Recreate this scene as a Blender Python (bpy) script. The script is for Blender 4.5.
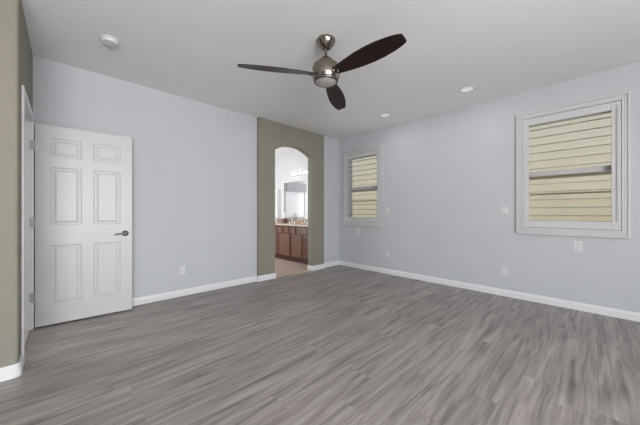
import bpy, bmesh, math, random
from mathutils import Vector, Matrix
random.seed(7)
PI = math.pi
S = bpy.context.scene
for o in list(bpy.data.objects): bpy.data.objects.remove(o)
COL = S.collection

# ---------------------------------------------------------------- camera
cam_d = bpy.data.cameras.new('camera'); cam = bpy.data.objects.new('camera', cam_d); COL.objects.link(cam)
cam_d.sensor_width = 36; cam_d.lens = 266/640*36; cam_d.clip_start = .02
cam.location = (0, 0, 1.15); cam.rotation_euler = (PI/2, 0, math.radians(-43.8))
S.camera = cam
S.view_settings.view_transform = 'Standard'; S.view_settings.look = 'None'
S.view_settings.gamma = 1; S.view_settings.use_curve_mapping = False
S.view_settings.exposure = 0.0

# ---------------------------------------------------------------- world, sun, fill lamps, downlights
W = bpy.data.worlds.new('sky'); S.world = W; W.use_nodes = True
wn = W.node_tree.nodes; bg = wn['Background']
sky = wn.new('ShaderNodeTexSky'); sky.sky_type = 'NISHITA'; sky.sun_disc = False
sky.sun_elevation = math.radians(52); sky.sun_rotation = math.radians(260)
W.node_tree.links.new(sky.outputs[0], bg.inputs[0]); bg.inputs[1].default_value = 0.14

def light(name, kind, loc, rot, energy, color=(1, 1, 1), size=None, size_y=None, angle=None):
    l = bpy.data.lights.new(name, kind); l.energy = energy; l.color = color
    if size:
        if kind == 'AREA':
            l.shape = 'RECTANGLE'; l.size = size; l.size_y = size_y or size
        else: l.shadow_soft_size = size
    if angle: l.angle = angle
    o = bpy.data.objects.new(name, l); o.location = loc; o.rotation_euler = rot; COL.objects.link(o); return o

sun = light('sun', 'SUN', (0, 0, 8), (0, 0, 0), 2.8, (1, .95, .88), angle=math.radians(1))
sun.rotation_euler = Vector((-.72, .22, .95)).to_track_quat('Z', 'Y').to_euler()
# added fill lamps behind the camera, tilted up to brighten ceiling and walls
light('fill_rear_left', 'AREA', (-1.2, -2.77, 1.35), (math.radians(117), 0, 0), 182, (1, .985, .97), 1.6, 1.9)
light('fill_rear_middle', 'AREA', (.7, -2.77, 1.35), (math.radians(116), 0, 0), 114, (1, .985, .97), 1.6, 1.9)
for lx, ly in ((3.739, 1.164), (3.771, 2.401)):   # the two lit recessed lights
    light('downlight', 'AREA', (lx, ly, 2.725), (0, 0, 0), 2.2, (1, .985, .965), .12)

# ---------------------------------------------------------------- materials
def mat(name, col, rough=.5, metal=0, noise=0, nscale=20, bump=0, bscale=200, spec=.5, emit=None, estr=0):
    m = bpy.data.materials.new(name); m.use_nodes = True
    nt = m.node_tree; b = nt.nodes['Principled BSDF']
    b.inputs['Base Color'].default_value = (*col, 1); b.inputs['Roughness'].default_value = rough
    b.inputs['Metallic'].default_value = metal; b.inputs['Specular IOR Level'].default_value = spec
    tc = nt.nodes.new('ShaderNodeTexCoord')
    if noise:
        n = nt.nodes.new('ShaderNodeTexNoise'); n.inputs['Scale'].default_value = nscale
        n.inputs['Detail'].default_value = 4
        nt.links.new(tc.outputs['Object'], n.inputs['Vector'])
        r = nt.nodes.new('ShaderNodeValToRGB')
        r.color_ramp.elements[0].position = .3; r.color_ramp.elements[1].position = .7
        r.color_ramp.elements[0].color = (*[c*(1-noise) for c in col], 1)
        r.color_ramp.elements[1].color = (*[min(1, c*(1+noise)) for c in col], 1)
        nt.links.new(n.outputs[0], r.inputs[0]); nt.links.new(r.outputs[0], b.inputs['Base Color'])
    if bump:
        n2 = nt.nodes.new('ShaderNodeTexNoise'); n2.inputs['Scale'].default_value = bscale
        nt.links.new(tc.outputs['Object'], n2.inputs['Vector'])
        bp = nt.nodes.new('ShaderNodeBump'); bp.inputs['Strength'].default_value = bump; bp.inputs['Distance'].default_value = .002
        nt.links.new(n2.outputs[0], bp.inputs['Height']); nt.links.new(bp.outputs[0], b.inputs['Normal'])
    if emit:
        b.inputs['Emission Color'].default_value = (*emit, 1); b.inputs['Emission Strength'].default_value = estr
    return m

M = {}
M['blue_wall'] = mat('pale_blue_grey_paint', (.51, .53, .565), .7, noise=.012, nscale=3, bump=.25, bscale=90, spec=.25)
M['olive_wall'] = mat('olive_grey_paint', (.25, .237, .196), .7, noise=.02, nscale=4, bump=.25, bscale=90, spec=.25)
M['bath_wall'] = mat('pale_bathroom_paint', (.66, .67, .69), .7, noise=.01, bump=.2, bscale=90, spec=.25)
M['ceiling'] = mat('ceiling_paint', (.83, .837, .845), .85, noise=.01, nscale=3, bump=.3, bscale=60, spec=.15)
M['trim'] = mat('white_trim_paint', (.72, .73, .74), .35, noise=.01)
M['door'] = mat('white_door_paint', (.56, .565, .57), .38, noise=.01, bump=.1, bscale=60)
M['shutter'] = mat('white_shutter_paint', (.56, .56, .565), .4, noise=.01)
M['plastic'] = mat('white_plastic', (.63, .64, .65), .35, noise=.01)
M['dark_slot'] = mat('dark_slot', (.03, .03, .03), .6, noise=.1)
M['chrome'] = mat('chrome', (.7, .7, .7), .15, 1, noise=.03)
M['nickel'] = mat('brushed_nickel', (.27, .235, .195), .22, 1, noise=.06, nscale=40)
M['hinge'] = mat('satin_hinge_metal', (.40, .40, .41), .45, .3, noise=.05)
M['dark_nickel'] = mat('dark_nickel', (.16, .15, .14), .35, .9, noise=.06, nscale=40)
M['stucco'] = mat('beige_stucco', (.68, .62, .50), .9, noise=.06, nscale=30, bump=.8, bscale=60)
M['block'] = mat('cream_wall', (.72, .65, .50), .9, noise=.05, nscale=20, bump=.8, bscale=60)
M['eave'] = mat('eave_paint', (.66, .62, .52), .8, noise=.05)
M['gravel'] = mat('gravel', (.4, .36, .3), .95, noise=.25, nscale=60)
M['hall_floor'] = mat('hall_carpet', (.22, .21, .20), .95, noise=.12, nscale=120)
M['quartz'] = mat('beige_stone_counter', (.52, .45, .37), .25, noise=.12, nscale=60)
M['splash'] = mat('tan_stone', (.42, .30, .22), .35, noise=.3, nscale=50)
M['tissue'] = mat('white_tissue', (.82, .82, .82), .9, noise=.01)
M['brown_box'] = mat('brown_box', (.12, .06, .045), .6, noise=.3, nscale=40)
M['grey_cloth'] = mat('grey_cloth', (.44, .44, .47), .9, noise=.06, nscale=60)
M['porcelain'] = mat('porcelain', (.8, .8, .8), .12, noise=.01)
M['bulb'] = mat('lit_bulb', (.9, .9, .9), .3, noise=.01, emit=(1, .97, .92), estr=5)
M['led'] = mat('lit_diffuser', (.8, .8, .8), .4, noise=.01, emit=(1, .99, .96), estr=.30)
M['lens'] = mat('frosted_lamp_glass', (.42, .41, .39), .12, noise=.12, nscale=25)
M['mirror'] = mat('mirror_silver', (.93, .94, .95), .015, 1, noise=.002)
M['frost'] = mat('frosted_pane', (.80, .81, .84), .25, noise=.02, emit=(.9, .95, 1), estr=.05)  # pane given a faint glow in place of daylight behind it

def wood(name, c1, c2, rough, axis, scale, dark=(.03, .03, .03)):
    m = bpy.data.materials.new(name); m.use_nodes = True; nt = m.node_tree; L = nt.links.new
    b = nt.nodes['Principled BSDF']; b.inputs['Roughness'].default_value = rough
    tc = nt.nodes.new('ShaderNodeTexCoord'); mp = nt.nodes.new('ShaderNodeMapping')
    sc = [scale]*3; sc[axis] = scale*.08; mp.inputs['Scale'].default_value = sc
    L(tc.outputs['Object'], mp.inputs['Vector'])
    n = nt.nodes.new('ShaderNodeTexNoise'); n.inputs['Scale'].default_value = 1; n.inputs['Detail'].default_value = 8
    n.inputs['Distortion'].default_value = .6; L(mp.outputs[0], n.inputs['Vector'])
    r = nt.nodes.new('ShaderNodeValToRGB'); r.color_ramp.elements[0].position = .3; r.color_ramp.elements[1].position = .72
    r.color_ramp.elements[0].color = (*c1, 1); r.color_ramp.elements[1].color = (*c2, 1)
    L(n.outputs[0], r.inputs[0]); L(r.outputs[0], b.inputs['Base Color'])
    return m
M['cabinet'] = wood('brown_cabinet_wood', (.10, .048, .031), (.19, .095, .062), .35, 2, 30)
M['toe'] = wood('dark_red_wood', (.035, .010, .007), (.075, .018, .012), .4, 1, 30)
M['blade'] = wood('black_brown_blade', (.008, .004, .0035), (.026, .014, .011), .32, 0, 60)
_b = M['blade'].node_tree.nodes['Principled BSDF']; _b.inputs['Specular IOR Level'].default_value = .35

def floor_mat():
    m = bpy.data.materials.new('grey_vinyl_planks'); m.use_nodes = True; nt = m.node_tree; L = nt.links.new; N = nt.nodes.new
    b = nt.nodes['Principled BSDF']
    tc = N('ShaderNodeTexCoord'); sep = N('ShaderNodeSeparateXYZ'); L(tc.outputs['Object'], sep.inputs[0])
    def mth(op, a, bb=None, c=None):
        n = N('ShaderNodeMath'); n.operation = op
        for i, v in enumerate((a, bb, c)):
            if v is None: continue
            if isinstance(v, (int, float)): n.inputs[i].default_value = v
            else: L(v, n.inputs[i])
        return n.outputs[0]
    PW, PL = .18, 1.22
    row = mth('FLOOR', mth('DIVIDE', sep.outputs[1], PW))
    wn_ = N('ShaderNodeTexWhiteNoise'); wn_.noise_dimensions = '1D'; L(row, wn_.inputs['W'])
    xs = mth('ADD', mth('DIVIDE', sep.outputs[0], PL), mth('MULTIPLY', wn_.outputs[0], 7.3))
    colx = mth('FLOOR', xs)
    pid = mth('ADD', mth('MULTIPLY', row, 17.13), mth('MULTIPLY', colx, 3.71))
    w2 = N('ShaderNodeTexWhiteNoise'); w2.noise_dimensions = '1D'; L(pid, w2.inputs['W'])
    cmb = N('ShaderNodeCombineXYZ')
    L(mth('ADD', mth('MULTIPLY', sep.outputs[0], 1.5), mth('MULTIPLY', w2.outputs[0], 31)), cmb.inputs[0])
    L(mth('ADD', mth('MULTIPLY', sep.outputs[1], 21), mth('MULTIPLY', w2.outputs[0], 57)), cmb.inputs[1])
    n1 = N('ShaderNodeTexNoise'); n1.inputs['Scale'].default_value = 1.0; n1.inputs['Detail'].default_value = 5
    n1.inputs['Distortion'].default_value = .9; L(cmb.outputs[0], n1.inputs['Vector'])
    cm2 = N('ShaderNodeCombineXYZ')
    L(mth('ADD', mth('MULTIPLY', sep.outputs[0], 3), mth('MULTIPLY', w2.outputs[0], 11)), cm2.inputs[0])
    L(mth('MULTIPLY', sep.outputs[1], 90), cm2.inputs[1])
    n2 = N('ShaderNodeTexNoise'); n2.inputs['Scale'].default_value = 1.0; n2.inputs['Detail'].default_value = 4
    L(cm2.outputs[0], n2.inputs['Vector'])
    f = mth('ADD', mth('ADD', mth('MULTIPLY', n1.outputs[0], .74), mth('MULTIPLY', n2.outputs[0], .22)), mth('MULTIPLY', w2.outputs[0], .035))
    r = N('ShaderNodeValToRGB'); cr = r.color_ramp
    cr.elements[0].position = .33; cr.elements[0].color = (.140, .124, .114, 1)
    cr.elements[1].position = .74; cr.elements[1].color = (.46, .417, .388, 1)
    e = cr.elements.new(.47); e.color = (.255, .229, .213, 1)
    e = cr.elements.new(.58); e.color = (.335, .302, .282, 1)
    L(f, r.inputs[0])
    # joints
    fy = mth('FRACT', mth('DIVIDE', sep.outputs[1], PW)); fx = mth('FRACT', xs)
    jy = mth('LESS_THAN', mth('MINIMUM', fy, mth('SUBTRACT', 1, fy)), .008)
    jx = mth('LESS_THAN', mth('MINIMUM', fx, mth('SUBTRACT', 1, fx)), .0012)
    j = mth('MAXIMUM', jy, jx)
    mx = N('ShaderNodeMix'); mx.data_type = 'RGBA'; L(mth('MULTIPLY', j, .12), mx.inputs['Factor'])
    L(r.outputs[0], mx.inputs[6]); mx.inputs[7].default_value = (.06, .055, .052, 1)
    L(mx.outputs[2], b.inputs['Base Color'])
    b.inputs['Roughness'].default_value = .42; b.inputs['Specular IOR Level'].default_value = .45
    bp = N('ShaderNodeBump'); bp.inputs['Strength'].default_value = .12; bp.inputs['Distance'].default_value = .002
    L(n2.outputs[0], bp.inputs['Height']); L(bp.outputs[0], b.inputs['Normal'])
    return m
M['floor'] = floor_mat()

def tile_mat():
    m = bpy.data.materials.new('beige_floor_tile'); m.use_nodes = True; nt = m.node_tree; L = nt.links.new; N = nt.nodes.new
    b = nt.nodes['Principled BSDF']; tc = N('ShaderNodeTexCoord'); br = N('ShaderNodeTexBrick')
    br.offset = 0; br.inputs['Scale'].default_value = 1; br.inputs['Brick Width'].default_value = .45
    br.inputs['Row Height'].default_value = .45; br.inputs['Mortar Size'].default_value = .004
    br.inputs['Color1'].default_value = (.50, .40, .33, 1); br.inputs['Color2'].default_value = (.53, .43, .355, 1)
    br.inputs['Mortar'].default_value = (.36, .30, .25, 1)
    L(tc.outputs['Object'], br.inputs['Vector']); L(br.outputs[0], b.inputs['Base Color'])
    b.inputs['Roughness'].default_value = .35
    return m
M['tile'] = tile_mat()

def glass_mat():
    m = bpy.data.materials.new('window_glass'); m.use_nodes = True; nt = m.node_tree; N = nt.nodes.new
    nt.nodes.remove(nt.nodes['Principled BSDF'])
    t = N('ShaderNodeBsdfTransparent'); t.inputs[0].default_value = (.95, .97, .95, 1)
    g = N('ShaderNodeBsdfGlossy'); g.inputs['Roughness'].default_value = .02
    fr = N('ShaderNodeFresnel'); fr.inputs[0].default_value = 1.45
    mx = N('ShaderNodeMixShader'); nt.links.new(fr.outputs[0], mx.inputs[0])
    nt.links.new(t.outputs[0], mx.inputs[1]); nt.links.new(g.outputs[0], mx.inputs[2])
    nt.links.new(mx.outputs[0], nt.nodes['Material Output'].inputs[0])
    return m
M['glass'] = glass_mat()

# ---------------------------------------------------------------- mesh helpers
def bx(bm, x0, x1, y0, y1, z0, z1):
    x0, x1 = sorted((x0, x1)); y0, y1 = sorted((y0, y1)); z0, z1 = sorted((z0, z1))
    v = [bm.verts.new(p) for p in ((x0,y0,z0),(x1,y0,z0),(x1,y1,z0),(x0,y1,z0),(x0,y0,z1),(x1,y0,z1),(x1,y1,z1),(x0,y1,z1))]
    for f in ((0,3,2,1),(4,5,6,7),(0,1,5,4),(1,2,6,5),(2,3,7,6),(3,0,4,7)): bm.faces.new([v[i] for i in f])
    return v
def lathe(bm, prof, n=32, M4=None):
    rings = []
    for r, z in prof:
        rr = max(r, 1e-5)
        rings.append([bm.verts.new((rr*math.cos(2*PI*k/n), rr*math.sin(2*PI*k/n), z)) for k in range(n)])
    for a, b in zip(rings, rings[1:]):
        for k in range(n): bm.faces.new((a[k], a[(k+1) % n], b[(k+1) % n], b[k]))
    bm.faces.new(rings[0][::-1]); bm.faces.new(rings[-1])
    if M4: bmesh.ops.transform(bm, matrix=M4, verts=[v for rg in rings for v in rg])
def tube(bm, pts, r, n=10):
    pts = [Vector(p) for p in pts]; rings = []
    for i, p in enumerate(pts):
        d = (pts[min(i+1, len(pts)-1)] - pts[max(i-1, 0)]).normalized()
        a = d.orthogonal().normalized() if i == 0 else (pa - d*pa.dot(d)).normalized()
        pa = a; b = d.cross(a); rr = r[i] if isinstance(r, (list, tuple)) else r
        rings.append([bm.verts.new(p + a*rr*math.cos(2*PI*k/n) + b*rr*math.sin(2*PI*k/n)) for k in range(n)])
    for a, b in zip(rings, rings[1:]):
        for k in range(n): bm.faces.new((a[k], a[(k+1) % n], b[(k+1) % n], b[k]))
    bm.faces.new(rings[0][::-1]); bm.faces.new(rings[-1])
def prism(bm, pts, vec):
    """polygon pts (3D) extruded by vec"""
    vec = Vector(vec); a = [bm.verts.new(p) for p in pts]; b = [bm.verts.new(Vector(p)+vec) for p in pts]
    bm.faces.new(a[::-1]); bm.faces.new(b); n = len(a)
    for k in range(n): bm.faces.new((a[k], a[(k+1) % n], b[(k+1) % n], b[k]))
def obj(name, bm, m, parent=None, loc=None, smooth=False, bevel=0, seg=2, kind=None):
    bmesh.ops.recalc_face_normals(bm, faces=bm.faces[:])
    me = bpy.data.meshes.new(name); bm.to_mesh(me); bm.free(); me.materials.append(m)
    o = bpy.data.objects.new(name, me); COL.objects.link(o)
    if parent: o.parent = parent
    if loc: o.location = loc
    if smooth:
        for p in me.polygons: p.use_smooth = True
        try: me.set_sharp_from_angle(angle=math.radians(38))
        except Exception: pass
    if bevel:
        bv = o.modifiers.new('bevel', 'BEVEL'); bv.width = bevel; bv.segments = seg; bv.limit_method = 'ANGLE'; bv.angle_limit = math.radians(50)
    if kind: o['kind'] = kind
    return o
def struct(name, bm, m, parent=None, **k): return obj(name, bm, m, parent, kind=None if parent else 'structure', **k)
def thing(name, label, cat, loc=(0, 0, 0), rz=0, group=None):
    o = bpy.data.objects.new(name, None); COL.objects.link(o); o.location = loc; o.rotation_euler = (0, 0, rz)
    o.empty_display_size = .05
    tag(o, label, cat, group); return o
def tag(o, label, cat, group=None):
    o['label'] = label; o['category'] = cat
    if group: o['group'] = group
    return o
def kids(o): return [c for c in bpy.data.objects if c.parent == o]
def dup(root, loc, rz=None, label=None):
    r = root.copy(); COL.objects.link(r); r.location = loc
    if rz is not None: r.rotation_euler = (0, 0, rz)
    if label: r['label'] = label
    for ch in kids(root):
        c = ch.copy(); COL.objects.link(c); c.parent = r
        for g in kids(ch):
            d = g.copy(); COL.objects.link(d); d.parent = c
    return r
B = bmesh.new
def wall_cells(bm, us, zs, holes, mk):
    """solid slab from a grid, cells whose centre is in a hole left out; mk(u0,u1,z0,z1)"""
    for i in range(len(us)-1):
        for k in range(len(zs)-1):
            uc, zc = (us[i]+us[i+1])/2, (zs[k]+zs[k+1])/2
            if any(h[0] < uc < h[1] and h[2] < zc < h[3] for h in holes): continue
            mk(us[i], us[i+1], zs[k], zs[k+1])
    bmesh.ops.remove_doubles(bm, verts=bm.verts[:], dist=1e-5)
    # drop interior doubled faces
    seen = {}
    for f in bm.faces: seen.setdefault(tuple(sorted(v.index for v in f.verts)), []).append(f)
    bm.verts.index_update(); seen = {}
    for f in bm.faces: seen.setdefault(tuple(sorted(v.index for v in f.verts)), []).append(f)
    bmesh.ops.delete(bm, geom=[f for fs in seen.values() if len(fs) > 1 for f in fs], context='FACES_ONLY')

CZ = 2.74; XR = 4.37; YB = 3.955; YA = 3.905; YI = 4.045; XL = -.235; YJ = 2.815; XW = -2.3; YS = -2.8; YN = 6.6
WIN = {1: (2.885, 3.73), 2: (-.185, .685)}; WZ = (.95, 2.375)

# ---------------------------------------------------------------- structure
bm = B(); bx(bm, XL, XR+.15, YS-.15, 3.93, -.1, 0); bx(bm, XW-.15, XL, YS-.15, YJ, -.1, 0); struct('floor', bm, M['floor'])
bm = B(); bx(bm, 2.05, XR+.15, 3.93, YN+.12, -.1, 0); struct('floor_bathroom', bm, M['tile'])
bm = B(); bx(bm, XW-.15, XL, YJ, 5.0, -.1, 0); struct('floor_hall', bm, M['hall_floor'])
bm = B(); bx(bm, XW-.15, XR+.15, YS-.15, YN+.12, CZ, CZ+.12); struct('ceiling', bm, M['ceiling'])

bm = B(); us = [YS, -2.6, -1.1, WIN[2][0], WIN[2][1], WIN[1][0], WIN[1][1], YI-.05, YN]
wall_cells(bm, us[:8], [0, .4, WZ[0], 2.3, WZ[1], CZ], [(*WIN[1], *WZ), (*WIN[2], *WZ)], lambda a, b, c, d: bx(bm, XR, XR+.15, a, b, c, d))
struct('wall_right', bm, M['blue_wall'])
bm = B(); bx(bm, XR, XR+.15, YI-.05, YN, 0, CZ); struct('wall_bathroom_right', bm, M['bath_wall'])
XA0, XA1 = 2.327, 3.86
bm = B(); bx(bm, XL, XA0, YB, YI, 0, CZ); bx(bm, XA1, XR, YB, YI, 0, CZ); struct('wall_back', bm, M['blue_wall'])
# archway wall, proud of the back wall
OX0, OX1, SPR, APX = 2.654, 3.54, 2.245, 2.385
pts = [(XA0, 0), (OX0, 0), (OX0, SPR)]
h = APX-SPR; hw = (OX1-OX0)/2; R_ = (hw*hw+h*h)/(2*h); cx_ = (OX0+OX1)/2; a0 = math.asin(hw/R_)
for k in range(1, 24):
    a = -a0 + 2*a0*k/24; pts.append((cx_+R_*math.sin(a), APX-R_+R_*math.cos(a)))
pts += [(OX1, SPR), (OX1, 0), (XA1, 0), (XA1, CZ), (XA0, CZ)]
bm = B(); prism(bm, [(x, YA, z) for x, z in pts], (0, YI-YA, 0))
o = struct('wall_archway', bm, M['olive_wall'])
# left wall with the door opening, rounded outer corner
DY0, DY1, DZ = 3.025, 3.845, 2.05
bm = B(); r = .022; arc = [(XL-r+r*math.sin(a), YJ+r-r*math.cos(a)) for a in [PI/2*k/6 for k in range(7)]]
plan = [(XW, YJ)] + arc + [(XL, DY0), (XL-.12, DY0), (XL-.12, YJ+.12), (XW, YJ+.12)]
prism(bm, [(x, y, 0) for x, y in plan], (0, 0, CZ))
bx(bm, XL-.12, XL, DY0, DY1, DZ, CZ); bx(bm, XL-.12, XL, DY1, YI, 0, CZ)
struct('wall_left', bm, M['olive_wall'], smooth=True)
# unseen walls: rear and side, with openings added to let light in
bm = B(); wall_cells(bm, [XW-.15, -2.1, 1.6, XR+.15], [0, .4, 2.3, CZ], [(-2.1, 1.6, .4, 2.3)], lambda a, b, c, d: bx(bm, a, b, YS-.15, YS, c, d)); struct('wall_rear', bm, M['blue_wall'])
bm = B(); wall_cells(bm, [YS, -1.8, .6, 5.0], [0, .4, 2.3, CZ], [(-1.8, .6, .4, 2.3)], lambda a, b, c, d: bx(bm, XW-.15, XW, a, b, c, d)); struct('wall_side', bm, M['blue_wall'])
bm = B(); bx(bm, XW, XL-.0, 4.9, 5.0, 0, CZ); bx(bm, XL-.12, XL, YI, 4.9, 0, CZ); struct('wall_hall', bm, M['olive_wall'])
bm = B(); bx(bm, 2.05, 2.2, YI, YN, 0, CZ); struct('wall_bathroom_left', bm, M['bath_wall'])
bm = B(); bx(bm, 2.05, XR+.15, YN, YN+.12, 0, CZ); struct('wall_bathroom_back', bm, M['bath_wall'])

# baseboards
def base_profile(bm, p0, p1, nrm, h=.092, t=.014, ext0=0, ext1=0):
    p0, p1, n = Vector(p0), Vector(p1), Vector(nrm); d = (p1-p0).normalized(); p0 = p0-d*ext0; p1 = p1+d*ext1
    prof = [(0, 0), (t, 0), (t, h*.72), (t*.6, h*.86), (t*.45, h), (0, h)]
    prism(bm, [(p0.x+n.x*a, p0.y+n.y*a, b) for a, b in prof], (p1.x-p0.x, p1.y-p0.y, 0))
bm = B(); base_profile(bm, (XL, YB), (XA0, YB), (0, -1)); base_profile(bm, (XA1, YB), (XR-.014, YB), (0, -1)); struct('baseboard_back', bm, M['trim'])
bm = B(); base_profile(bm, (XA0, YA), (OX0, YA), (0, -1), ext0=.014); base_profile(bm, (OX1, YA), (XA1, YA), (0, -1), ext1=.014)
base_profile(bm, (OX1, YA), (OX1, YI), (-1, 0), ext0=.014); base_profile(bm, (OX0, YI), (OX0, YA), (1, 0), ext1=.014)
base_profile(bm, (XA0, YB), (XA0, YA), (-1, 0)); base_profile(bm, (XA1, YA), (XA1, YB), (1, 0)); struct('baseboard_archway', bm, M['trim'])
bm = B(); base_profile(bm, (XR, YB), (XR, YS), (-1, 0)); struct('baseboard_right', bm, M['trim'])
# left baseboard follows the rounded corner as one swept prism in plan
bm = B(); t = .014
for hh, tt in ((.07, .014), (.092, .008)):
    rr = r+tt; outer = [(XL-r+rr*math.sin(a), YJ+r-rr*math.cos(a)) for a in [PI/2*k/6 for k in range(7)]]
    pl = [(XW, YJ-tt)] + outer + [(XL+tt, DY0-.052), (XL, DY0-.052)] + arc[::-1] + [(XW, YJ)]
    prism(bm, [(x, y, 0) for x, y in pl], (0, 0, hh))
struct('baseboard_left', bm, M['trim'])
bm = B(); bx(bm, OX0, OX1, 3.915, 3.945, 0, .006); struct('trim_1', bm, M['tile'])          # strip where planks meet tile
bm = B(); bx(bm, XL-.05, XL-.012, DY0, DY1, 0, .008); struct('trim_2', bm, M['quartz'])     # door threshold strip

# door frame: jambs, head and casings
bm = B(); cw, ct = .055, .014
bx(bm, XL-.12, XL, DY0, DY0+.012, 0, DZ-.012); bx(bm, XL-.12, XL, DY1-.012, DY1, 0, DZ-.012); bx(bm, XL-.12, XL, DY0, DY1, DZ-.012, DZ)
for (a, b) in ((XL, XL+ct), (XL-.12-ct, XL-.12)):
    bx(bm, a, b, DY0-cw+.005, DY0+.005, 0, DZ+cw); bx(bm, a, b, DY1-.005, DY1+cw-.005, 0, DZ+cw); bx(bm, a, b, DY0+.005, DY1-.005, DZ-.005, DZ+cw)
bx(bm, XL-.075, XL-.045, DY0+.012, DY0+.024, 0, DZ-.012); bx(bm, XL-.075, XL-.045, DY1-.024, DY1-.012, 0, DZ-.012); bx(bm, XL-.075, XL-.045, DY0+.012, DY1-.012, DZ-.024, DZ-.012)
struct('trim_3', bm, M['trim'], bevel=.003)

# the open six-panel door
hx, hy = XL+.022, 3.842; ang = math.atan2(3.803-3.848, .571+.207)
door = bpy.data.objects.new('door_1', None); COL.objects.link(door); door['kind'] = 'structure'; door.location = (hx, hy, .014); door.rotation_euler = (0, 0, ang)
DW, DH, DT = .785, 2.018, .035
def six_panel(bm, W_, H_, T_, cols, rows, rec=.008):
    # front (y=0 side facing -y) and back as grids with recessed raised panels
    xs = sorted({0, W_, *[c for cc in cols for c in cc]}); zs = sorted({0, H_, *[c for cc in rows for c in cc]})
    for yf, sg in ((0, 1), (T_, -1)):
        for i in range(len(xs)-1):
            for k in range(len(zs)-1):
                x0, x1, z0, z1 = xs[i], xs[i+1], zs[k], zs[k+1]
                if (x0, x1) in cols and (z0, z1) in rows:
                    loops = []
                    for ins, dep in ((0, 0), (.010, rec), (.026, rec), (.044, .0015)):
                        loops.append([bm.verts.new(p) for p in ((x0+ins, yf+sg*dep, z0+ins), (x1-ins, yf+sg*dep, z0+ins), (x1-ins, yf+sg*dep, z1-ins), (x0+ins, yf+sg*dep, z1-ins))])
                    for a, b in zip(loops, loops[1:]):
                        for q in range(4): bm.faces.new((a[q], a[(q+1) % 4], b[(q+1) % 4], b[q]))
                    bm.faces.new(loops[-1])
                else:
                    bm.faces.new([bm.verts.new(p) for p in ((x0, yf, z0), (x1, yf, z0), (x1, yf, z1), (x0, yf, z1))])
    for x in (0, W_): bm.faces.new([bm.verts.new(p) for p in ((x, 0, 0), (x, T_, 0), (x, T_, H_), (x, 0, H_))])
    for z in (0, H_): bm.faces.new([bm.verts.new(p) for p in ((0, 0, z), (W_, 0, z), (W_, T_, z), (0, T_, z))])
    bmesh.ops.remove_doubles(bm, verts=bm.verts[:], dist=1e-5)
bm = B(); six_panel(bm, DW, DH, DT, [(.108, .345), (.440, .677)], [(.185, .80), (1.005, 1.60), (1.70, 1.895)])
obj('door_leaf', bm, M['door'], door, loc=(0, 0, 0))
def lever(side):
    bm = B(); s = side
    rot = Matrix.Translation((.722, 0 if s < 0 else DT, .895)) @ Matrix.Rotation(PI/2 if s < 0 else -PI/2, 4, 'X')
    lathe(bm, [(.032, 0), (.032, .006), (.026, .012), (.013, .016), (.012, .05), (.009, .053)], 24, rot)
    y = -.046 if s < 0 else DT+.046
    tube(bm, [(.722, y, .895), (.70, y, .897), (.66, y, .893), (.618, y-.004*s*-1, .886)], [.011, .010, .0085, .007], 10)
    return bm
obj('door_handle', lever(-1), M['dark_nickel'], door, smooth=True)
obj('door_handle', lever(1), M['dark_nickel'], door, smooth=True)
bm = B(); bx(bm, DW-.0005, DW+.0015, .006, .029, .865, .925); bx(bm, DW+.001, DW+.009, .012, .024, .886, .904); obj('latch_plate', bm, M['hinge'], door)
for z in (.255, .995, 1.755):
    bm = B(); tube(bm, [(-.006, -.003, z), (-.006, -.003, z+.09)], .0065, 10)
    tube(bm, [(-.006, -.003, z-.004), (-.006, -.003, z+.094)], .004, 8)
    bx(bm, -.036, -.004, -.0125, -.0085, z, z+.09)
    obj('hinge', bm, M['hinge'], door, smooth=True)

# ---------------------------------------------------------------- windows and shutters on the right wall
def window(n, y0, y1):
    w = bpy.data.objects.new('window_%d' % n, None); COL.objects.link(w); w['kind'] = 'structure'; w.location = (XR, y0, WZ[0])
    Wd = y1-y0; H = WZ[1]-WZ[0]; f = .05; xi, xo = .088, .13
    bm = B()
    bx(bm, xi, xo, 0, f, 0, H); bx(bm, xi, xo, Wd-f, Wd, 0, H); bx(bm, xi, xo, f, Wd-f, 0, .10); bx(bm, xi, xo, f, Wd-f, H-.085, H)
    obj('window_frame', bm, M['shutter'], w, bevel=.003)
    bm = B(); bx(bm, xi-.006, xo-.004, f, Wd-f, .665, .735); obj('meeting_rail', bm, M['shutter'], w, bevel=.004)
    bm = B(); bx(bm, xi+.018, xi+.022, f, Wd-f, .10, .665); obj('pane', bm, M['glass'], w)
    bm = B(); bx(bm, xi+.018, xi+.022, f, Wd-f, .735, H-.085); obj('pane', bm, M['glass'], w)
    return w
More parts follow.
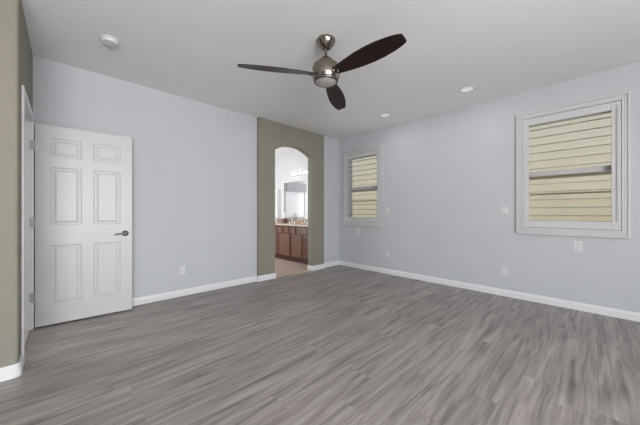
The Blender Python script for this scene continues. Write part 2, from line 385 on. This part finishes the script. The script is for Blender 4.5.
def shutter(n, y0, y1, label):
    t = thing('plantation_shutter', label, 'window shutter', (XR, (y0+y1)/2, WZ[0]), 0, 'plantation shutters on the right wall')
    hw = (y1-y0)/2; H = WZ[1]-WZ[0]; m = .063
    bm = B()   # stepped picture frame standing off the wall
    def ring(o_, i_, xa, xb):
        Y0, Y1, Z0, Z1 = -hw-o_, hw+o_, -o_*1.25, H+o_*1.25; y0_, y1_, z0_, z1_ = -hw-i_, hw+i_, -i_*1.25, H+i_*1.25
        bx(bm, xa, xb, Y0, y0_, Z0, Z1); bx(bm, xa, xb, y1_, Y1, Z0, Z1); bx(bm, xa, xb, y0_, y1_, Z0, z0_); bx(bm, xa, xb, y0_, y1_, z1_, Z1)
    ring(m, .040, -.034, 0); ring(.0399, .018, -.024, 0); ring(.0179, -.004, -.030, 0)
    obj('shutter_frame', bm, M['shutter'], t, bevel=.003)
    i0, i1 = -hw+.006, hw-.006; zl, zh = .008, H-.008; sl, sr = (.020, .06) if n == 1 else (.063, .072)
    bm = B()
    bx(bm, -.022, .006, i1-sl, i1, zl, zh); bx(bm, -.022, .006, i0, i0+sr, zl, zh)
    bx(bm, -.020, .004, i0+sr, i1-sl, zl, .098); bx(bm, -.020, .004, i0+sr, i1-sl, H-.098, zh)
    obj('panel_frame', bm, M['shutter'], t, bevel=.003)
    ya, yb = i0+sr+.002, i1-sl-.002
    th = math.radians(5.5); first = None
    for k in range(12):
        zc = 1.112+.1*k-WZ[0]
        if first is None:
            bm = B(); q = []
            for a in range(16):
                u = math.cos(2*PI*a/16)*.052; v = math.sin(2*PI*a/16)*.004
                q.append((u*math.cos(th)-v*math.sin(th), ya, u*math.sin(th)+v*math.cos(th)))
            prism(bm, q, (0, yb-ya, 0)); first = obj('louver', bm, M['shutter'], t, loc=(.012, 0, zc), smooth=True)
        else:
            c = first.copy(); COL.objects.link(c); c.parent = t; c.location = (.012, 0, zc)
    bm = B(); bx(bm, -.048, -.040, i0+.018, i0+.026, .10, H-.06)
    obj('tilt_rod', bm, M['shutter'], t, bevel=.002)
    return t
window(1, *WIN[1]); window(2, *WIN[2])
shutter(1, *WIN[1], 'white plantation shutter on the narrow-looking window nearest the room corner and archway')
shutter(2, *WIN[2], 'large white plantation shutter at the right of the picture, seen straight on')

# ---------------------------------------------------------------- outside
bm = B(); bx(bm, XR+.15, 9, -6, 10, -.25, -.15); struct('ground_outside', bm, M['gravel'])
nb = thing('neighboring_house', 'beige stucco house wall with eave seen through the shuttered windows', 'house', (6.6, 1.5, -.15))
bm = B(); bx(bm, 0, .3, -7, 8, 0, 3.5); obj('stucco_wall', bm, M['stucco'], nb)
bm = B(); bx(bm, -.40, .3, -7, 8, 3.5, 3.65); obj('eave', bm, M['eave'], nb)
bm = B(); bx(bm, -.035, 0, -7, 8, 1.98, 2.05); obj('stucco_band', bm, M['block'], nb)
fb = B(); bx(fb, 6.0, 6.15, -5.5, 9.5, -.15, 1.48); bx(fb, 5.98, 6.17, -5.5, 9.5, 1.48, 1.53)
tag(obj('garden_wall', fb, M['block']), 'cream block garden wall outside, in the lower panes', 'wall')

# ---------------------------------------------------------------- ceiling fan
FX, FY = 1.739, 1.734
fan = thing('ceiling_fan', 'three-blade ceiling fan with dark blades and brushed nickel motor', 'ceiling fan', (FX, FY, CZ))
bm = B(); lathe(bm, [(.086, 0), (.088, -.006), (.086, -.020), (.074, -.042), (.056, -.066), (.040, -.080), (.022, -.086)], 40); obj('canopy', bm, M['nickel'], fan, smooth=True)
bm = B(); lathe(bm, [(.0125, -.08), (.0125, -.19)], 20); obj('downrod', bm, M['nickel'], fan, smooth=True)
bm = B(); lathe(bm, [(.018, -.150), (.026, -.158), (.046, -.172), (.068, -.190), (.082, -.212), (.086, -.226), (.118, -.238), (.127, -.262), (.128, -.300), (.125, -.335), (.118, -.362), (.108, -.378)], 48)
obj('motor_housing', bm, M['nickel'], fan, smooth=True)
bm = B(); lathe(bm, [(.112, -.366), (.115, -.378), (.110, -.388), (.098, -.392), (.094, -.384)], 48)
lk = obj('light_ring', bm, M['dark_nickel'], fan, smooth=True)
bm = B(); lathe(bm, [(.096, -.380), (.093, -.391), (.070, -.402), (.035, -.408), (.0, -.409)], 40); obj('lamp_lens', bm, M['lens'], fan, smooth=True)
def blade_bm():
    bm = B(); n = 30; r0, r1 = .108, .78; top, bot = [], []
    P = []
    for i in range(n+1):
        s = i/n; x = r0+(r1-r0)*s
        wd = .040+.052*math.sin(min(1, s*1.28)*PI*.56)**1.1 if s < .8 else None
        P.append((x, s))
    def half(s):
        k = [(0, .038), (.06, .044), (.2, .062), (.4, .079), (.55, .084), (.7, .081), (.85, .068), (.95, .052), (1, .036)]
        for (a, b), (c, d) in zip(k, k[1:]):
            if s <= c:
                u = (s-a)/(c-a); return b+(d-b)*u
    pitch = math.radians(15)
    rows = []
    for x, s in P:
        w = half(s); row = []
        pz = -.325-.016*s
        for j in range(7):
            v = -1+2*j/6; y = v*w; z = .003*(1-v*v)
            row.append(Vector((x, y*math.cos(pitch), pz+z+PSGN*y*math.sin(pitch))))
        rows.append(row)
    tv = [[bm.verts.new(p+Vector((0, 0, .003))) for p in r_] for r_ in rows]; bv = [[bm.verts.new(p-Vector((0, 0, .004))) for p in r_] for r_ in rows]
    for i in range(n):
        for j in range(6):
            bm.faces.new((tv[i][j], tv[i+1][j], tv[i+1][j+1], tv[i][j+1])); bm.faces.new((bv[i][j], bv[i][j+1], bv[i+1][j+1], bv[i+1][j]))
        bm.faces.new((tv[i][0], bv[i][0], bv[i+1][0], tv[i+1][0])); bm.faces.new((tv[i][6], tv[i+1][6], bv[i+1][6], bv[i][6]))
    for i in (0, n):
        for j in range(6): bm.faces.new((tv[i][j], tv[i][j+1], bv[i][j+1], bv[i][j]))
    return bm
PSGN = -1
bl = None; br = None
for k in range(3):
    a = math.radians(30.7+120*k)
    if bl is None:
        bl = obj('blade', blade_bm(), M['blade'], fan, smooth=True)
        bm = B()
        for sy in (-.022, .022): bx(bm, .095, .150, sy-.006, sy+.006, -.331, -.318)
        for (px, py) in ((.118, -.022), (.118, .022), (.150, 0)):
            lathe(bm, [(.001, -.345), (.007, -.343), (.008, -.337), (.007, -.325)], 12, Matrix.Translation((px, py, PSGN*py*.2)))
        br = obj('blade_iron', bm, M['chrome'], bl, smooth=True)
        bl.rotation_euler = (0, 0, a)
    else:
        c = bl.copy(); COL.objects.link(c); c.parent = fan; c.rotation_euler = (0, 0, a)
        d = br.copy(); COL.objects.link(d); d.parent = c

# recessed lights, smoke detector
rl = thing('recessed_light', 'round recessed ceiling light nearer the large window, right one of two', 'ceiling light', (3.739, 1.164, CZ), 0, 'recessed ceiling lights')
bm = B(); lathe(bm, [(.094, 0), (.094, -.004), (.086, -.007), (.072, -.006), (.070, 0)], 40); obj('trim_ring', bm, M['plastic'], rl, smooth=True)
bm = B(); lathe(bm, [(.072, 0), (.071, -.0045), (.0, -.005)], 40); obj('diffuser', bm, M['led'], rl, smooth=True)
dup(rl, (3.771, 2.401, CZ), label='round recessed ceiling light above the small corner window, left one of two')
sd = thing('smoke_detector', 'round white smoke detector on the ceiling above the open door', 'smoke detector', (.299, 3.11, CZ))
bm = B(); lathe(bm, [(.074, 0), (.074, -.008), (.066, -.010)], 40); obj('base_plate', bm, M['plastic'], sd, smooth=True)
bm = B(); lathe(bm, [(.066, -.009), (.067, -.022), (.060, -.034), (.040, -.038), (.038, -.036), (.030, -.039), (0, -.040)], 40); obj('cover', bm, M['plastic'], sd, smooth=True)

# ---------------------------------------------------------------- outlets and switches (built facing -Y)
def outlet(loc, rz, label, w=.075, h=.118):
    t = thing('wall_outlet', label, 'outlet', loc, rz, 'power outlets')
    bm = B(); bx(bm, -w/2, w/2, -.006, 0, -h/2, h/2); obj('cover_plate', bm, M['plastic'], t, bevel=.003)
    for s in (-1, 1):
        bm = B(); zc = s*.0205
        prism(bm, [(.0165*max(-1, min(1, 1.25*math.cos(a))), -.0055, zc+.0145*math.sin(a)) for a in [2*PI*k/20 for k in range(20)]], (0, -.003, 0))
        rc = obj('receptacle', bm, M['plastic'], t)
        bm = B(); bx(bm, -.0075, -.005, -.0090, -.008, zc-.001, zc+.008); bx(bm, .005, .0075, -.0090, -.008, zc-.001, zc+.007); bx(bm, -.002, .002, -.0090, -.008, zc-.009, zc-.005)
        obj('slot', bm, M['dark_slot'], rc)
    bm = B(); lathe(bm, [(.003, 0), (.003, .0015), (0, .002)], 10, Matrix.Translation((0, -.006, 0)) @ Matrix.Rotation(PI/2, 4, 'X')); obj('screw', bm, M['nickel'], t)
    return t
RZ = PI/2*-1
o1 = outlet((1.163, YB, .357), 0, 'white outlet low on the back wall between the open door and archway')
dup(o1, (XR, .881, .344), RZ, 'white outlet low on the right wall, straight below the wall switch beside the large window')
dup(o1, (XR, .160, .755), RZ, 'white outlet just below the large shuttered window')
dup(o1, (XR, 2.72, .375), RZ, 'white outlet low on the right wall, below the switch beside the small corner window')
dup(o1, (XR, 3.422, .768), RZ, 'white outlet just below the small corner window')
def switch(loc, rz, label):
    t = thing('wall_switch', label, 'wall switch', loc, rz, 'wall switches')
    bm = B(); bx(bm, -.0375, .0375, -.006, 0, -.059, .059); obj('cover_plate', bm, M['plastic'], t, bevel=.003)
    bm = B(); prism(bm, [(-.0165, -.006, -.033), (-.0165, -.013, -.033), (-.0165, -.007, .033), (-.0165, -.006, .033)], (.033, 0, 0)); obj('rocker', bm, M['plastic'], t)
    bm = B(); bx(bm, -.012, .012, -.016, -.006, -.050, -.040); obj('slider', bm, M['dark_nickel'], t, bevel=.002)
    return t
s1 = switch((XR, .881, 1.168), RZ, 'white switch plate on the right wall just left of the large window')
dup(s1, (XR, 2.72, 1.172), RZ, 'white switch plate on the right wall just right of the small corner window')

# ---------------------------------------------------------------- bathroom
VX = 3.80; VY0, VY1 = 4.10, 6.30
van = thing('vanity_cabinet', 'long brown wood bathroom vanity seen through the archway', 'vanity', (VX, VY0, 0))
bm = B(); bx(bm, .018, XR-VX-.002, 0, VY1-VY0, .10, .84); obj('body', bm, M['toe'], van)
bm = B(); bx(bm, .06, XR-VX-.002, 0, VY1-VY0, 0, .10); obj('toe_kick', bm, M['toe'], van)
def front(y0, y1, z0, z1, name, kn):
    bm = B(); y0 -= VY0; y1 -= VY0; f = .045 if z1-z0 > .3 else .028
    bx(bm, -.002, .018, y0, y0+f, z0, z1); bx(bm, -.002, .018, y1-f, y1, z0, z1); bx(bm, -.002, .018, y0+f, y1-f, z0, z0+f); bx(bm, -.002, .018, y0+f, y1-f, z1-f, z1)
    bx(bm, .006, .018, y0+f, y1-f, z0+f, z1-f)
    p = obj(name, bm, M['cabinet'], van, bevel=.002)
    bm = B(); lathe(bm, [(.005, 0), (.005, .014), (.014, .020), (.014, .026), (0, .030)], 14, Matrix.Translation((-.002, kn[0]-VY0, kn[1])) @ Matrix.Rotation(-PI/2, 4, 'Y'))
    obj('knob', bm, M['dark_nickel'], p, smooth=True)
for a, b in ((4.13, 4.36), (4.375, 4.73), (4.79, 4.985), (5.04, 5.235), (5.30, 5.53), (5.56, 5.90), (5.93, 6.27)): front(a, b, .665, .80, 'drawer', ((a+b)/2, .735))
for a, b, kk in ((4.13, 4.51, .35), (4.545, 4.93, .04), (5.00, 5.45, .41), (5.49, 5.87, .04), (5.89, 6.27, .35)): front(a, b, .13, .635, 'cabinet_door', (a+kk, .57))
bm = B(); bx(bm, VX-.03, XR, VY0-.03, VY1+.01, .84, .87); tag(obj('countertop', bm, M['quartz'], bevel=.006), 'pale stone countertop lying on the bathroom vanity', 'countertop')
bm = B(); bx(bm, XR-.02, XR, VY0-.03, VY1+.01, .87, .97); tag(obj('backsplash', bm, M['splash'], bevel=.003), 'tan stone backsplash strip behind the bathroom counter', 'backsplash')
def faucet(y, label):
    t = thing('faucet', label, 'faucet', (4.27, y, .87), 0, 'bathroom faucets')
    bm = B(); lathe(bm, [(.026, 0), (.024, .008), (.013, .02), (.012, .10), (.010, .105)], 18)
    tube(bm, [(0, 0, .08), (-.03, 0, .125), (-.07, 0, .14), (-.11, 0, .125), (-.12, 0, .10)], [.011, .011, .010, .009, .009], 10); obj('spout', bm, M['chrome'], t, smooth=True)
    for s in (-.1, .1):
        bm = B(); lathe(bm, [(.022, 0), (.020, .01), (.012, .03), (.010, .05)], 14, Matrix.Translation((0, s, 0))); tube(bm, [(0, s, .052), (-.045, s, .062)], [.008, .006], 8); obj('tap_handle', bm, M['chrome'], t, smooth=True)
    return t
f1 = faucet(5.50, 'chrome bathroom faucet next to the tissue box')
dup(f1, (4.27, 4.98, .87), label='chrome bathroom faucet at the right, beside the archway edge')
tb = thing('tissue_box', 'brown tissue box with white tissue on the bathroom counter', 'tissue box', (4.19, 5.715, .87), .1)
bm = B(); bx(bm, -.055, .055, -.055, .055, 0, .12); obj('box', bm, M['brown_box'], tb, bevel=.004)
bm = B(); lathe(bm, [(.035, .121), (.045, .16), (.062, .20), (.055, .235), (.03, .262), (.006, .27)], 14)
for v in bm.verts: a = math.atan2(v.co.y, v.co.x); q = 1+.18*math.sin(3*a+v.co.z*20); v.co.x *= q; v.co.y *= q
obj('tissue', bm, M['tissue'], tb, smooth=True)
mr = thing('wall_mirror', 'wide mirror above the bathroom vanity reflecting a grey valance', 'mirror', (XR, 5.25, .98))
bm = B(); bx(bm, -.006, -.001, -.70, .74, 0, .98); obj('mirror_glass', bm, M['mirror'], mr)
bm = B(); bx(bm, -.012, 0, .74, .80, -.005, 1.0); bx(bm, -.010, 0, -.70, .74, .98, .995); obj('mirror_frame', bm, M['trim'], mr)
lc = thing('linen_cabinet', 'narrow white wall cabinet at the left edge of the archway view', 'cabinet', (XR, 6.30, .99))
bm = B(); bx(bm, -.10, 0, -.16, .16, 0, .80); obj('body', bm, M['trim'], lc, bevel=.003)
bm = B(); bx(bm, -.118, -.10, -.155, .155, .01, .79); d_ = obj('cabinet_door', bm, M['trim'], lc, bevel=.003)
bm = B(); bx(bm, -.122, -.118, -.10, .10, .40, .72); obj('panel', bm, M['bath_wall'], d_)
vl = thing('vanity_light', 'bathroom wall light bar with glowing round bulbs above the mirror', 'wall light', (XR, 5.27, 2.16))
bm = B(); bx(bm, -.025, 0, -.36, .36, -.045, .045); obj('back_bar', bm, M['chrome'], vl, bevel=.005)
bb = None
for k in range(4):
    y = -.27+.18*k
    if bb is None:
        bm = B(); lathe(bm, [(.016, 0), (.018, .02), (.026, .032), (.032, .052), (.028, .070), (.015, .082), (0, .086)], 24, Matrix.Rotation(-PI/2, 4, 'Y')); bb = obj('bulb', bm, M['bulb'], vl, loc=(-.02, y, 0), smooth=True)
    else:
        c = bb.copy(); COL.objects.link(c); c.parent = vl; c.location = (-.02, y, 0)
light('hall_fill', 'AREA', (-1.3, 3.9, 2.7), (0, 0, 0), 22, (1, .98, .95), .5, .5)  # added unseen lamp, brightens the door jamb and header
light('bathroom_fill', 'AREA', (2.23, 5.83, 1.5), (PI/2, 0, -PI/2), 38, (1, .99, .98), 1.3, 2.0)  # added lamp hidden behind the archway wall, fills the bathroom; no window there
# back wall of the bathroom, seen in the mirror
w3 = bpy.data.objects.new('window_3', None); COL.objects.link(w3); w3['kind'] = 'structure'; w3.location = (3.47, YN, 1.0)
bm = B(); bx(bm, -.42, -.37, -.03, 0, 0, 1.08); bx(bm, .37, .42, -.03, 0, 0, 1.08); bx(bm, -.37, .37, -.03, 0, 0, .05); bx(bm, -.37, .37, -.03, 0, 1.03, 1.08); obj('window_frame', bm, M['trim'], w3)
bm = B(); bx(bm, -.37, .37, -.012, 0, .05, 1.03); obj('pane', bm, M['frost'], w3)
bm = B(); prism(bm, [(3.09+.78*k/12, YN-.035, 2.06+.05*math.sin(PI*k/12)) for k in range(13)] + [(3.87, YN-.035, 1.80), (3.09, YN-.035, 1.80)], (0, -.06, 0))
tag(obj('window_valance', bm, M['grey_cloth']), 'grey cloth valance reflected in the bathroom mirror', 'valance')
